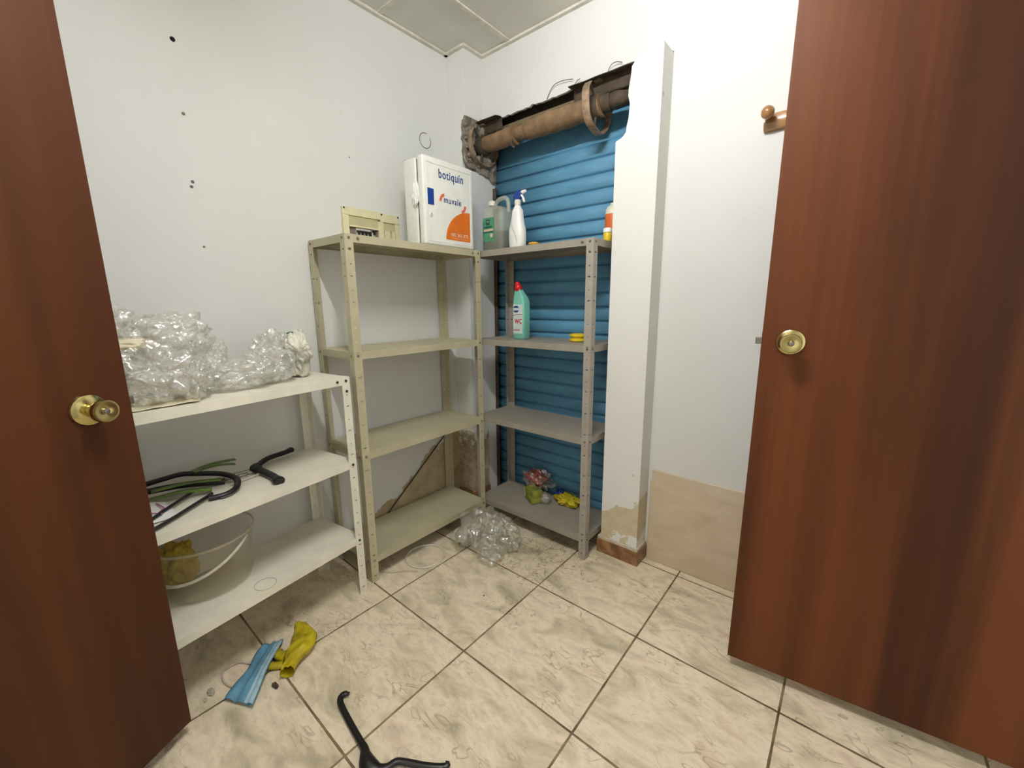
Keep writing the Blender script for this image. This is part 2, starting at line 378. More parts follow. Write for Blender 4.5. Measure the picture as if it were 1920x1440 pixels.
def tag(o, label, cat, group=None):
    o['label'] = label; o['category'] = cat
    if group: o['group'] = group
    return o
def struct(name, bm, m, smooth=None):
    o = obj(name, bm, m, None, smooth); o['kind'] = 'structure'; return o
def lettering(s, size, m, parent, M, name='lettering', bold=.0, shear=0, th=.0006, width=None):
    cu = bpy.data.curves.new('t', 'FONT'); cu.body = s; cu.size = size; cu.extrude = th; cu.offset = bold; cu.shear = shear; cu.align_x = 'LEFT'; cu.space_character = 1.12
    to = bpy.data.objects.new('t', cu); COL.objects.link(to); bpy.context.view_layer.update()
    me = to.to_mesh(); bm = bmesh.new(); bm.from_mesh(me); to.to_mesh_clear(); bpy.data.objects.remove(to)
    if width:
        xs = [v.co.x for v in bm.verts]; k = width/(max(xs)-min(xs))
        for v in bm.verts: v.co.x = (v.co.x-min(xs))*k
    bmesh.ops.transform(bm, matrix=M, verts=bm.verts)
    return obj(name, bm, m, parent)
def frame(o, X, Y, Z):
    return Matrix(((X[0], Y[0], Z[0], o[0]), (X[1], Y[1], Z[1], o[1]), (X[2], Y[2], Z[2], o[2]), (0, 0, 0, 1)))

# ------------------------------------------------------------------ room shell
XL, YB, H, XR, YR, YS = -.441, .956, 2.512, 2.03, -1.52, 1.062
struct('floor', B(((XL-.1, YR-.9, -.08), (XR+.9, YS+.15, 0))), M_floor)
struct('ceiling', B(((XL-.1, YR-.1, H), (XR+.1, YB+.14, H+.06))), M_ceil)
struct('wall_left', B(((XL-.1, YR-.1, 0), (XL, YB+.14, H))), M_wall_left)
# back wall: whole above the opening and to the right, the opening itself runs down to the floor
OX0, OX1, OZ = -.309, .60, 2.185
bm = bmesh.new()
box(bm, (XL, YB, 0), (OX0, YS+.02, H))
box(bm, (.722, YB, 0), (XR+.1, YS+.02, H))
# ragged lower edge of the wall over the opening
N = 90; top = []; 
for i in range(N+1):
    x = OX0+(.722-OX0)*i/N
    zz = OZ+.010*noise.noise(Vector((x*14, 0, 3)))+.006*noise.noise(Vector((x*50, 0, 9)))
    top.append((x, zz))
prism(bm, [(.722, H), (OX0, H)]+top, YB, YB+.014, 'y')
struct('wall_back', bm, M_wall)
struct('trim_1', B(((OX0-.1, YS-.015, 2.10), (.75, YS+.02, H))), M_dark)  # dark colour stands in for the shade of the cavity behind the wall edge
# right wall with the doorway the right leaf belongs to, rear wall with the entrance
struct('wall_right', B(((XR, YR, 0), (XR+.1, -.12, H)), ((XR, .72, 0), (XR+.1, YB+.1, H)), ((XR, -.12, 2.1), (XR+.1, .72, H))), M_wall)
struct('wall_rear', B(((XL, YR-.1, 0), (.34, YR, H)), ((1.16, YR-.1, 0), (XR+.1, YR, H)), ((.34, YR-.1, 2.1), (1.16, YR, H))), M_wall)
# corner pier, its outer arris hacked away beside the shutter box
PX, PY = -.309, .822
bm = bmesh.new()
box(bm, (XL, PY, 0), (PX, YB, 1.93)); box(bm, (XL, PY, 1.93), (PX-.030, YB, 2.175)); box(bm, (XL, PY, 2.175), (PX, YB, H))
struct('wall_pier', bm, M_pier)
struct('baseboard_pier', B(((XL, PY-.010, 0), (PX+.010, YB-.001, .078))), M_terra)
def rough(u, v):
    y = PY-.004+u*(YS-PY-.01); z = 1.885+v*.315
    z0 = 1.97-.13*u; n = .018*noise.noise(Vector((y*22, z*22, 1)))+.012*noise.noise(Vector((y*60, z*60, 4)))
    lo = 1.952-.055*u+.018*noise.noise(Vector((y*30, 0, 0))); z = lo+v*(2.19-lo)
    e = min(1, min(v, 1-v)*6)
    return Vector((PX+(.002-.020*e if y < YB-.01 else .009)+n*e*(1 if y < YB-.01 else .5), y, z))
o = solid(obj('trim_2', sheet(44, 44, rough), M_conc, None, 40), .012); o['kind'] = 'structure'
# flaked lumps sticking out of the broken edge
bm = bmesh.new()
for i in range(26):
    u = random.random(); zc = random.uniform(1.965, 2.165); s = random.uniform(.008, .02)
    b2 = blob((PX-.012+random.uniform(-.01, .012), PY+.004+u*.20, zc-.05*u), (s, s*1.2, s), .4, 3, 2, i, .3)
    me = bpy.data.meshes.new('x'); b2.to_mesh(me); b2.free(); bm.from_mesh(me); bpy.data.meshes.remove(me)
o = struct('trim_3', bm, M_conc)
# free-standing pillar right of the shutter
QX0, QX1, QY = .539, .722, .854
bm = bmesh.new()
outl = [(QX0, .0), (QX1, .0), (QX1, 2.176), (.705, 2.172), (.680, 2.168), (.655, 2.168), (.63, 2.158), (.612, 2.150), (.597, 2.132), (.595, 2.10), (.588, 2.06), (.587, 2.03), (.595, 2.0), (.592, 1.95), (.585, 1.92), (.583, 1.90), (.572, 1.888), (.560, 1.880), (.548, 1.877), (QX0, 1.872)]
prism(bm, outl, QY, YB, 'y')
struct('wall_pillar', bm, M_pillar)
struct('wall_jamb', B(((QX0+.002, YB-.0005, 0), (QX1, YS+.02, 1.87)), ((.60, YB-.0005, 1.87), (QX1, YS+.02, 2.17))), M_pier)
struct('baseboard_pillar', B(((.521, QY-.008, 0), (.733, YB-.001, .070)), bev=.0015), M_terra)
struct('trim_4', B(((.524, QY-.006, .0702), (.730, YB-.002, .086)), bev=.003), M_grout)
# marble panel on the back wall
struct('trim_5', B(((.742, YB-.014, .002), (XR-.001, YB-.0005, .456)), bev=.001), M_marble)
struct('trim_6', B(((.735, YB-.006, .002), (.742, YB-.0005, .40))), M_grout)
# suspended ceiling bars
bars = [((-.122, YR, H-.006), (-.098, YB, H)), ((.478, YR, H-.006), (.502, YB, H)), ((1.078, YR, H-.006), (1.102, YB, H)), ((1.678, YR, H-.006), (1.702, YB, H)),
        ((XL, .398, H-.005), (-.122, .422, H)), ((XL, -.202, H-.005), (-.122, -.178, H))]
k = 7
for a, b in bars: struct('trim_%d' % k, B((a, b), bev=.001), M_tbar); k += 1
for a, b in [((XL, YR, H-.012), (XL+.020, PY, H-.0005)), ((XL, PY-.020, H-.012), (PX+.002, PY, H-.0006)), ((PX, PY-.018, H-.012), (PX+.020, YB, H-.0007)), ((PX+.02, YB-.020, H-.012), (XR, YB, H-.0008)), ((XR-.02, YR, H-.012), (XR, YB-.02, H-.0005))]:
    struct('trim_%d' % k, B((a, b), bev=.001), M_tbar); k += 1
# plug holes and marks on the left wall, children of it
wl = bpy.data.objects['wall_left']
for (y, z, s) in [(-.378, 2.081, .0085), (-.378, 1.860, .006), (-.380, 1.645, .006), (-.385, 1.628, .006), (-.374, 1.429, .0045), (.221, 1.870, .0035), (.80, 1.9, .004), (.52, 1.93, .002)]:
    bm = bmesh.new(); s *= .85; lathe(bm, [(s*1.1, -.001), (s, .0012), (s*.5, .0006)], 12, 'x', (XL, y, z)); obj('screw_hole', bm, M_hole if s > .007 else M_plug, wl)

# ------------------------------------------------------------------ doors
def door(name, free, hinge, m, zb, knob_z, knob_s, hgt=2.05, latch=True):
    f = Vector((free[0], free[1], 0)); h = Vector((hinge[0], hinge[1], 0)); X = (h-f).normalized(); L = (h-f).length
    Z = Vector((0, 0, 1)); C = Vector((1.394, -.848, 0)); Nn = X.cross(Z)
    if (C-f).dot(Nn) < 0: Nn = -Nn
    def P(a, b, c): return f+X*a+Nn*b+Z*c
    def bx(a, b, bev=0):
        bm = B((a, b), bev=bev); 
        for v in bm.verts: v.co = P(*v.co)
        return bm
    d = obj(name, bx((0, -.036, zb), (L, 0, zb+hgt), .0015), m); d['kind'] = 'structure'
    # rosette, spindle, knob and key button
    def rev(prof, nm, mt, par, rot=None):
        bm = bmesh.new(); lathe(bm, prof, 36, 'z')
        for v in bm.verts: x, y, z = v.co; v.co = P(knob_s+x, z, knob_z+y)
        return obj(nm, bm, mt, par, 35)
    rs = rev([(.036, .0002), (.036, .002), (.034, .0065), (.028, .010), (.017, .0125), (.0155, .013)], 'door_handle', M_brass, d)
    rev([(.013, .012), (.012, .026), (.015, .030), (.024, .040), (.0255, .048), (.0255, .056), (.0245, .058), (.020, .0585), (.006, .0545), (.0055, .055)], 'knob', M_brass, rs)
    rev([(.0055, .0545), (.0055, .060), (.0035, .061)], 'keyhole', M_steel, rs)
    if latch:
        bm = bx((-.016, -.025, knob_z-.010), (.001, -.011, knob_z+.010), .002); obj('latch', bm, M_steel, d)
        bm = bx((-.0008, -.030, knob_z-.03), (.0004, -.006, knob_z+.03)); obj('latch_plate', bm, M_steel, d)
    return d
door('door_1', (.046, -.698), (.395, -1.395), M_doorL, .04, .992, .086)
door('door_2', (1.187, .532), (1.995, .638), M_doorR, .04, 1.108, .070)

# ------------------------------------------------------------------ ceiling lamp
L = thing('ceiling_light', 'short white batten with one bare glowing tube under the ceiling, out of the picture', 'ceiling light', (LAMP_X, LAMP_Y, LAMP_Z))
x0, x1 = LAMP_X-LAMP_LEN/2, LAMP_X+LAMP_LEN/2
obj('body', B(((x0-.02, LAMP_Y-.022, LAMP_Z+.035), (x1+.02, LAMP_Y+.022, H-.001)), bev=.004), M_tbar, L)
for x in (x0, x1): obj('tube_holder', B(((x-.012, LAMP_Y-.012, LAMP_Z-.016), (x+.012, LAMP_Y+.012, LAMP_Z+.036)), bev=.002), M_tbar, L)
bm = bmesh.new(); lathe(bm, [(.014, x0+.012), (.014, x1-.012)], 16, 'x', (0, LAMP_Y, LAMP_Z)); obj('tube', bm, M_lamp, L, 60)

# ------------------------------------------------------------------ steel shelving
def post_bm(h, sx, sy, wdt=.035, th=.0018):
    """L profile, corner at 0,0, flanges towards sx / sy; uv layer 'perf' holds metres"""
    bm = bmesh.new(); uvl = bm.loops.layers.uv.new('perf')
    fa = box(bm, (0, 0, 0), (sx*wdt, sy*th, h)); fb = box(bm, (0, sy*th, 0), (sx*th, sy*wdt, h))
    for fs, ax in ((fa, 0), (fb, 1)):
        for f in fs:
            big = f.calc_area() > h*wdt*.7
            for lp in f.loops: lp[uvl].uv = (abs(lp.vert.co[ax]), lp.vert.co.z) if big else (.0, .0)
    return bm
def panel_bm(W, D, lip=.030, th=.0016):
    bm = bmesh.new()
    box(bm, (0, 0, -th), (W, D, 0))
    box(bm, (0, 0, -lip), (W, th, -th)); box(bm, (0, D-th, -lip), (W, D, -th))
    box(bm, (0, th, -lip), (th, D-th, -th)); box(bm, (W-th, th, -lip), (W, D-th, -th))
    box(bm, (th, th, -lip), (W-th, .012, -lip+th)); box(bm, (th, D-.012, -lip), (W-th, D-th, -lip+th))
    return bm
def bolt_bm(r=.0052, h=.004):
    bm = bmesh.new(); lathe(bm, [(r, 0), (r, h*.5), (r*.8, h*.85), (r*.35, h)], 8, 'y'); return bm
def shelving(name, label, loc, rz, W, D, Ht, levels, mp, mpost, mbolt, slants=None, brace=None, group=None):
    """local frame: x along the width, y=0 is the front, +y goes back"""
    R = thing(name, label, 'shelf', loc, rz, group)
    for (x, y, sx, sy) in ((0, 0, 1, 1), (W, 0, -1, 1), (0, D, 1, -1), (W, D, -1, -1)):
        o = obj('post', post_bm(Ht, sx, sy), mpost, R, world=False); o.location = (x, y, 0)
    for i, z in enumerate(levels):
        p = obj('shelf_panel', panel_bm(W-.004, D-.004), mp, R, world=False); p.location = (.002, .002, z)
        if slants: p.rotation_euler = (0, slants[i], 0)
    me = None
    for i, z in enumerate(levels):
        for x in (.0175, .055, W-.055, W-.0175) if i in (0,) else (.0175, W-.0175):
            if me is None:
                bo = obj('bolt', bolt_bm(), mbolt, R, world=False); me = bo.data
            else:
                bo = bpy.data.objects.new('bolt', me); COL.objects.link(bo); bo.parent = R
            bo.location = (x, -.0002, z-.014); bo.rotation_euler = (PI, 0, 0) if False else (0, 0, PI)
        if i == 0:
            for x in (.0175, W-.0175):
                bo = bpy.data.objects.new('bolt', me); COL.objects.link(bo); bo.parent = R; bo.location = (x, -.0002, z-.055); bo.rotation_euler = (0, 0, PI)
        # end bolts
        for y in (.0175, D-.0175):
            for x, a in ((0, PI/2), (W, -PI/2)):
                bo = bpy.data.objects.new('bolt', me); COL.objects.link(bo); bo.parent = R
                bo.location = (x+(-.0002 if x == 0 else .0002), y, z-.014); bo.rotation_euler = (0, 0, a)
    return R
# beige unit stands along the left wall: local x runs to +Y, local y runs to -X
Rb = shelving('metal_shelf', 'tall beige perforated-steel shelving unit with empty lower shelves against the left wall', (-.129, -.007, 0), PI/2, .733, .298, 1.487, (1.487, 1.033, .605, .118), M_bei, M_beiP, M_bolt)
bm = bmesh.new(); tube(bm, [(-.4285, .703, .455), (-.4285, .23, .075)], .0035, 8); obj('cross_brace', bm, M_dark, Rb)
Rg = shelving('metal_shelf', 'tall grey perforated-steel shelving unit standing in front of the blue shutter', (-.195, .736, 0), 0, .712, .298, 1.488, (1.488, 1.036, .608, .116), M_gry, M_gryP, M_bolt)
a = math.atan2(.648, -.092)  # its left end stands out from the wall
Rw = shelving('metal_shelf', 'low white perforated-steel shelving unit with three shelves beside the left door', (-.003, -.780, 0), a, .742, .30, .945, (.945, .600, .264), M_wht, M_whtP, M_bolt_dark)
def wp(u, v, z):   # point on the white unit: u from its right front corner to the left, v back
    d = Vector((.092, -.648, 0)).normalized(); n = Vector((-d.y, d.x, 0))
    if n.x > 0: n = -n
    p = Vector((-.107, -.043, 0))+d*u+n*v; return Vector((p.x, p.y, z))

# ------------------------------------------------------------------ roller shutter
R = thing('roller_shutter', 'blue slatted metal roller shutter closed behind the grey shelving unit', 'roller shutter', (.2, YS, 0))
prof = []; pz = .07; z = .01; bm = bmesh.new(); pts = []
while z < 1.93:
    for k, (f, d) in enumerate(((0, .002), (.05, .002), (.075, -.008), (.14, -.0115), (.5, -.0125), (.80, -.0095), (.93, -.006), (.945, .002))):
        pts.append((z+f*pz, d-.004))
    z += pz
pts += [(z, 0), (z+.004, -.012), (z+.012, -.008), (z+.10, -.010), (z+.11, -.002), (z+.15, -.018), (z+.19, -.03)]
ptop = pts[-1][0]
x0, x1 = -.345, .66
ra = [[bm.verts.new((x, YS+d, zz)) for x in (x0, x1)] for zz, d in pts]
for i in range(len(ra)-1): bm.faces.new((ra[i][0], ra[i][1], ra[i+1][1], ra[i+1][0]))
solid(obj('slat_curtain', bm, M_shut, R, 24), .0012)
obj('guide_rail', B(((-.3085, YS-.035, 0), (-.285, YS-.028, 1.87)), ((-.3085, YS-.035, 0), (-.3065, YS+.01, 1.87))), M_dark, R)
# the winding shaft above it
R = thing('shutter_roller', 'brown rusty shutter winding tube with two spring hoops below the broken wall edge', 'shutter roller', (.1, .94, 2.07))
AY, AZ = .935, 2.068
def rt_pts(x0, x1, n, f):
    return [(x0+(x1-x0)*i/n, AY+.003*noise.noise(Vector((i*.6, 1, 0))), AZ+.004*noise.noise(Vector((i*.5, 5, 0)))) for i in range(n+1)], [f(i/n)*(1+.03*noise.noise(Vector((i*.9, 2, 2)))) for i in range(n+1)]
bm = bmesh.new(); p, r = rt_pts(-.295, -.055, 12, lambda t: .040+.004*t); r[-1] = .046; tube(bm, p, r, 22); 
p, r = rt_pts(-.065, .02, 6, lambda t: .026+.012*t); tube(bm, p, r, 20)
p, r = rt_pts(.0, .43, 26, lambda t: .034+.012*math.sin(min(1, t*4)*PI/2)+.006*noise.noise(Vector((t*9, 0, 0)))); tube(bm, p, r, 22)
obj('tube', bm, M_rust, R, 50)
bm = bmesh.new(); p, r = rt_pts(.43, .47, 4, lambda t: .036); tube(bm, p, r, 20); p, r = rt_pts(.47, .62, 10, lambda t: .030+.005*math.sin(t*9)); tube(bm, p, r, 16); obj('shaft_end', bm, M_dark, R, 50)
for cx, rr, ww in ((-.287, .106, .030), (.405, .107, .034)):
    bm = bmesh.new(); n = 44; rings = []
    for i in range(n+1):
        a0 = math.radians(-40)+i/n*math.radians(318)
        q = rr+.003*math.sin(i*.7)
        rings.append([bm.verts.new((cx+dx, AY-math.cos(a0)*(q+dr), AZ-math.sin(a0)*(q+dr))) for dx, dr in ((-ww/2, 0), (ww/2, 0), (ww/2, -.003), (-ww/2, -.003))])
    for i in range(n):
        for j in range(4): bm.faces.new((rings[i][j], rings[i][(j+1) % 4], rings[i+1][(j+1) % 4], rings[i+1][j]))
    bm.faces.new(rings[0][::-1]); bm.faces.new(rings[-1])
    h = obj('spring_hoop', bm, M_rust2, R, 40)
    bm = bmesh.new()
    for aa in (75, 195, 315):
        a0 = math.radians(aa); tube(bm, [(cx, AY-math.cos(a0)*.036, AZ-math.sin(a0)*.036), (cx, AY-math.cos(a0)*(rr-.003), AZ-math.sin(a0)*(rr-.003))], .006, 6)
    lathe(bm, [(.048, -.02), (.05, -.015), (.05, .015), (.046, .02)], 22, 'x', (cx, AY, AZ))
    obj('spoke', bm, M_dark, h, 40)
bm = bmesh.new(); tube(bm, smooth_path([(-.06, AY-.03, AZ-.03), (-.055, AY-.04, AZ-.055), (-.045, AY-.03, AZ-.07)]), .006, 8); obj('cable_clamp', bm, M_dark, R); bm = bmesh.new(); tube(bm, [(.0, AY-.035, AZ-.03), (.01, AY-.038, AZ-.05)], .004, 8); obj('cable_clamp', bm, M_dark, R)
# steel lintel and the two bent plates over the tube
bm = bmesh.new(); prism(bm, [(YB+.024, 2.105), (YB+.018, 2.150), (YB+.026, 2.154), (YS-.02, 2.15), (YS-.02, 2.105)], OX0+.005, .60, 'x')
tag(obj('steel_lintel', bm, M_khaki), 'dusty khaki steel angle running behind the winding tube', 'lintel')
def plate(x0, x1, zt, lab, jag):
    bm = bmesh.new(); n = 14
    for s in range(2): pass
    def f(u, v):
        x = x0+(x1-x0)*u; 
        if v < .45: t = v/.45; y = YB-.060+.052*t; zz = zt+.004+.006*t
        else: t = (v-.45)/.55; y = YB-.008+.006*t; zz = zt+.010-t*(.058+jag*noise.noise(Vector((x*30, 0, 2))))
        return Vector((x, y+.003*noise.noise(Vector((x*9, v*3, 1))), zz+.004*noise.noise(Vector((x*9, v*3, 7)))))
    bm.free(); bm = sheet(20, 10, f)
    tag(solid(obj('bent_plate', bm, M_dark, None, 40), .003), lab, 'metal plate')
plate(-.335, -.165, 2.172, 'dark bent steel plate at the left end of the winding tube', .02)
plate(.275, .585, 2.165, 'dark bent steel plate at the right end of the winding tube, beside the pillar', .012)
for pts, lab in (([(.12, YB-.004, 2.185), (.16, YB-.012, 2.225), (.21, YB-.014, 2.232), (.27, YB-.012, 2.222)], 'thin wire curling out of the broken edge left of the right plate'),
                 ([(.27, YB-.01, 2.18), (.29, YB-.014, 2.205), (.31, YB-.014, 2.21)], 'short wire stub just above the right plate end'),
                 ([(.44, YB-.01, 2.185), (.46, YB-.016, 2.212), (.485, YB-.016, 2.218), (.51, YB-.01, 2.21)], 'thin wire loop above the right plate, nearest the pillar')):
    bm = bmesh.new(); tube(bm, smooth_path(pts), .0016, 6); tag(obj('wire', bm, M_wire), lab, 'wire')
bm = bmesh.new(); a_ = [(XL+.003, .655+.036*math.cos(t), 2.055+.036*math.sin(t)) for t in [math.radians(d) for d in range(75, 400, 15)]]
tube(bm, a_, .0012, 6); tag(obj('wire', bm, M_wire), 'thin round wire loop on the left wall above the first-aid cabinet', 'wire')

# ------------------------------------------------------------------ fuse box on the left wall
R = thing('fuse_box', 'cream recessed fuse box with black switches on the left wall above the beige shelving', 'fuse box', (XL, .31, 1.49))
X0, X1, X2, X3 = XL+.0005, XL+.010, XL+.016, XL+.004
obj('frame', B(((X0, .158, 1.620), (X2, .350, 1.655)), ((X0, .350, 1.612), (X2, .456, 1.652)), ((X0, .158, 1.46), (X2, .187, 1.620)), ((X0, .338, 1.46), (X2, .366, 1.612)), ((X0, .434, 1.46), (X2, .456, 1.612)), ((X0, .187, 1.46), (X2, .338, 1.50)), ((X0, .366, 1.46), (X2, .434, 1.48)), bev=.0025), M_cream, R)
obj('cover', B(((X0, .187, 1.578), (X1, .338, 1.620)), ((X0, .366, 1.575), (X1-.001, .434, 1.612))), M_creamD, R)
obj('lip', B(((X0, .187, 1.571), (X2, .338, 1.579)), bev=.001), M_cream, R)
obj('backing', B(((X0, .187, 1.50), (X3, .338, 1.571))), M_plug, R)
obj('blank_plate', B(((X0, .372, 1.48), (X1, .404, 1.575)), ((X0, .412, 1.48), (X2-.002, .430, 1.575))), M_cream, R)
bo = obj('breaker', B(((X3, .222, 1.520), (X1+.001, .2395, 1.569)), bev=.0008), M_grey, R)
br = obj('switch', B(((X1, .2222, 1.551), (X1+.010, .2395, 1.558)), ((X1+.002, .2275, 1.538), (X1+.013, .2340, 1.553)), bev=.0008), M_black, bo)
for k, yy in enumerate((.0185, .037, .0555, .080)):
    c1 = bo.copy(); COL.objects.link(c1); c1.location = (0, yy, 0); c1.parent = R
    c2 = br.copy(); COL.objects.link(c2); c2.parent = c1; c2.location = (0, 0, .008 if k == 3 else 0)
for yy, zz in ((.166, 1.648), (.357, 1.645), (.449, 1.645)):
    bm = bmesh.new(); lathe(bm, [(.004, 0), (.004, .0015), (.002, .001)], 10, 'x', (X2, yy, zz)); obj('screw_hole', bm, M_hole, R)
tag(obj('cable_cover', B(((XL+.0005, .458, 1.47), (XL+.012, .60, 1.645)), bev=.002), M_wall), 'white painted cover strip between the fuse box and the first-aid cabinet', 'cover panel')

# ------------------------------------------------------------------ first-aid cabinet
FX = -.135; CY0, CY1, CZ0, CZ1 = .384, .690, 1.4875, 1.862
R = thing('first_aid_cabinet', 'white wall-type first-aid cabinet standing on the beige shelving, orange corner on its door', 'first-aid cabinet', (-.2, .54, 1.4875))
obj('body', B(((FX-.139, CY0+.002, CZ0), (FX-.052, CY1-.002, CZ1-.004)), bev=.008, seg=3), M_cab, R, 35)
obj('seal', B(((FX-.056, CY0+.010, CZ0+.004), (FX-.036, CY1-.008, CZ1-.010))), M_hole, R)
D = obj('door', B(((FX-.040, CY0, CZ0+.0005), (FX, CY1, CZ1)), bev=.010, seg=3), M_cab, R, 35)
bm = bmesh.new()
for a, b in (((CY0+.022, CZ1-.028), (CY1-.016, CZ1-.024)), ((CY0+.022, CZ0+.016), (CY1-.016, CZ0+.020)), ((CY0+.020, CZ0+.016), (CY0+.024, CZ1-.024)), ((CY1-.020, CZ0+.016), (CY1-.016, CZ1-.024))):
    box(bm, (FX-.002, a[0], a[1]), (FX+.0016, b[0], b[1]))
obj('door_rib', bm, M_cab, D)
bm = B(((FX-.001, .405, 1.660), (FX+.0035, .440, 1.728)), bev=.0018); obj('handle', bm, M_blue, D)
bm = bmesh.new(); lathe(bm, [(.0095, 0), (.0095, .003), (.007, .0045)], 20, 'x', (FX, .421, 1.618)); lk = obj('lock', bm, M_white, D, 40)
obj('keyhole', B(((FX+.0044, .4200, 1.613), (FX+.0052, .4222, 1.624))), M_hole, lk)
YZ = lambda y, z, dx=.0008: frame((FX+dx, y, z), (0, 1, 0), (0, 0, 1), (1, 0, 0))
lettering('botiquín', .052, M_navy, D, YZ(.474, 1.783), bold=.0005, width=.150)
lettering('muvale', .040, M_navy, D, YZ(.500, 1.681), bold=.0002, shear=.08, width=.108)
def arc(cy, cz, a0, a1, ro, ri):
    bm = bmesh.new(); n = 12; pts = []
    for i in range(n+1): a = math.radians(a0+(a1-a0)*i/n); pts.append((cy+ro*math.cos(a), cz+ro*math.sin(a)))
    for i in range(n, -1, -1): a = math.radians(a0+(a1-a0)*i/n); t = i/n; pts.append((cy+ri*math.cos(a), cz+ri*math.sin(a)))
    prism(bm, pts, FX+.0002, FX+.0012, 'x'); return bm
obj('emblem', arc(.508, 1.686, 100, 185, .034, .021), M_coral, D)
obj('emblem', arc(.606, 1.682, -80, 5, .034, .021), M_coral, D)
yr, zb_ = .664, 1.520
q = [(yr, zb_), (yr-.157, zb_)]+[(yr-.157*math.cos(math.radians(t*90/16)) if True else 0, zb_+.137*math.sin(math.radians(t*90/16))) for t in range(1, 17)]
bm = bmesh.new(); prism(bm, q, FX+.0001, FX+.0008, 'x')
st = obj('orange_corner', bm, M_orange, D)
lettering('902 365 872', .022, M_pale, st, YZ(.537, 1.537, .0014), bold=.0004, width=.112)
for zz, a, b in ((1.530, .540, .650),):
    bm = bmesh.new()
    for i in range(22): box(bm, (FX+.0008, a+i*.005, zz-.002), (FX+.0013, a+i*.005+.0035, zz))
    obj('fine_print', bm, M_pale, st)
bm = blob((FX-.050, CY0-.004, 1.705), (.022, .012, .060), .35, 3, 4, 3, .35, 8)
obj('tape', bm, M_white, R)

# ------------------------------------------------------------------ on the grey shelving, top shelf
ZT = 1.4885
def rotZ(bm, c, a): bmesh.ops.rotate(bm, cent=c, matrix=Matrix.Rotation(a, 3, 'Z'), verts=bm.verts)
JX, JY = -.112, .850
R = thing('jerry_can', 'translucent plastic jerry can half full of dark liquid, green label, on the grey shelving', 'jerry can', (JX, JY, ZT))
bm = bmesh.new(); loft(bm, [(JX, JY, ZT+.001, .068, .050), (JX, JY, ZT+.008, .074, .055), (JX, JY, ZT+.18, .074, .055), (JX, JY, ZT+.205, .068, .050), (JX-.01, JY, ZT+.222, .050, .036), (JX-.035, JY, ZT+.230, .022, .020), (JX-.042, JY, ZT+.236, .017, .017)], 40, 6)
obj('body', bm, M_jug, R, 50)
bm = bmesh.new(); loft(bm, [(JX, JY, ZT+.003, .066, .048), (JX, JY, ZT+.009, .072, .053), (JX, JY, ZT+.100, .073, .054)], 40, 6); obj('liquid', bm, M_liquid, R, 50)
bm = bmesh.new(); tube(bm, smooth_path([(JX-.022, JY, ZT+.222), (JX-.005, JY, ZT+.252), (JX+.02, JY, ZT+.262), (JX+.052, JY, ZT+.262), (JX+.070, JY, ZT+.240), (JX+.072, JY, ZT+.19)], 5), .011, 12); obj('handle', bm, M_jug, R, 60)
bm = bmesh.new(); lathe(bm, [(.020, 0), (.020, .018), (.016, .024), (.004, .026)], 24, 'z', (JX-.042, JY, ZT+.236)); obj('cap', bm, M_cap, R, 40)
FY = JY-.0556
lb = obj('label', B(((JX-.058, FY-.0006, ZT+.050), (JX+.022, FY+.0006, ZT+.168))), M_greenl, R)
for a_, b_ in (((JX-.056, FY-.0012, ZT+.094), (JX+.012, FY-.0006, ZT+.100)), ((JX-.052, FY-.0012, ZT+.118), (JX+.006, FY-.0006, ZT+.126)), ((JX-.036, FY-.0012, ZT+.132), (JX-.010, FY-.0006, ZT+.158))): obj('print', B((a_, b_)), M_greend, lb)
for a_, b_ in (((JX-.050, FY-.0013, ZT+.101), (JX+.014, FY-.0006, ZT+.112)), ((JX-.006, FY-.0013, ZT+.070), (JX+.010, FY-.0006, ZT+.088)), ((JX-.030, FY-.0014, ZT+.146), (JX-.016, FY-.0006, ZT+.150))): obj('print', B((a_, b_)), M_pale, lb)
SX, SY = .052, .808
R = thing('spray_bottle', 'white spray bottle with blue trigger head and faint handwriting, beside the jerry can', 'spray bottle', (SX, SY, ZT))
bm = bmesh.new(); loft(bm, [(SX, SY, ZT+.001, .040, .029), (SX, SY, ZT+.006, .043, .031), (SX, SY, ZT+.05, .0445, .032), (SX, SY, ZT+.09, .043, .031), (SX, SY, ZT+.125, .034, .027), (SX+.001, SY, ZT+.15, .029, .025), (SX+.002, SY, ZT+.178, .026, .023), (SX+.002, SY, ZT+.198, .014, .014), (SX+.002, SY, ZT+.205, .013, .013)], 32, 2.6)
obj('body', bm, M_white, R, 60)
bm = bmesh.new(); lathe(bm, [(.0155, .204), (.0155, .226), (.013, .228)], 24, 'z', (SX+.002, SY, ZT)); obj('collar', bm, M_cap, R, 40)
bm = bmesh.new(); n = 12
loft(bm, [(SX-.002, SY, ZT+.228, .020, .013), (SX+.000, SY, ZT+.240, .026, .014), (SX+.006, SY, ZT+.254, .027, .014), (SX+.013, SY, ZT+.264, .020, .013), (SX+.016, SY, ZT+.268, .010, .008)], 24, 2.4)
obj('trigger_head', bm, M_blue, R, 60)
bm = bmesh.new(); tube(bm, [(SX+.030, SY, ZT+.258), (SX+.045, SY, ZT+.260), (SX+.052, SY, ZT+.262)], [.009, .008, .006], 12); tube(bm, smooth_path([(SX+.026, SY, ZT+.246), (SX+.036, SY, ZT+.232), (SX+.043, SY, ZT+.212)]), .0050, 10, 1.5); obj('nozzle', bm, M_white, R, 60)
bm = bmesh.new()
for r_ in range(2):
    for i in range(10):
        yy = SY-.0325; x = SX-.018+i*.0035+r_*.004+.004; zz = ZT+.118-i*.0078-r_*.018
        tube(bm, [(x, yy+.0006*i*.1, zz), (x+.003, yy, zz-.004), (x+.001, yy, zz-.006)], .0006, 4)
obj('handwriting', bm, M_ink, R)
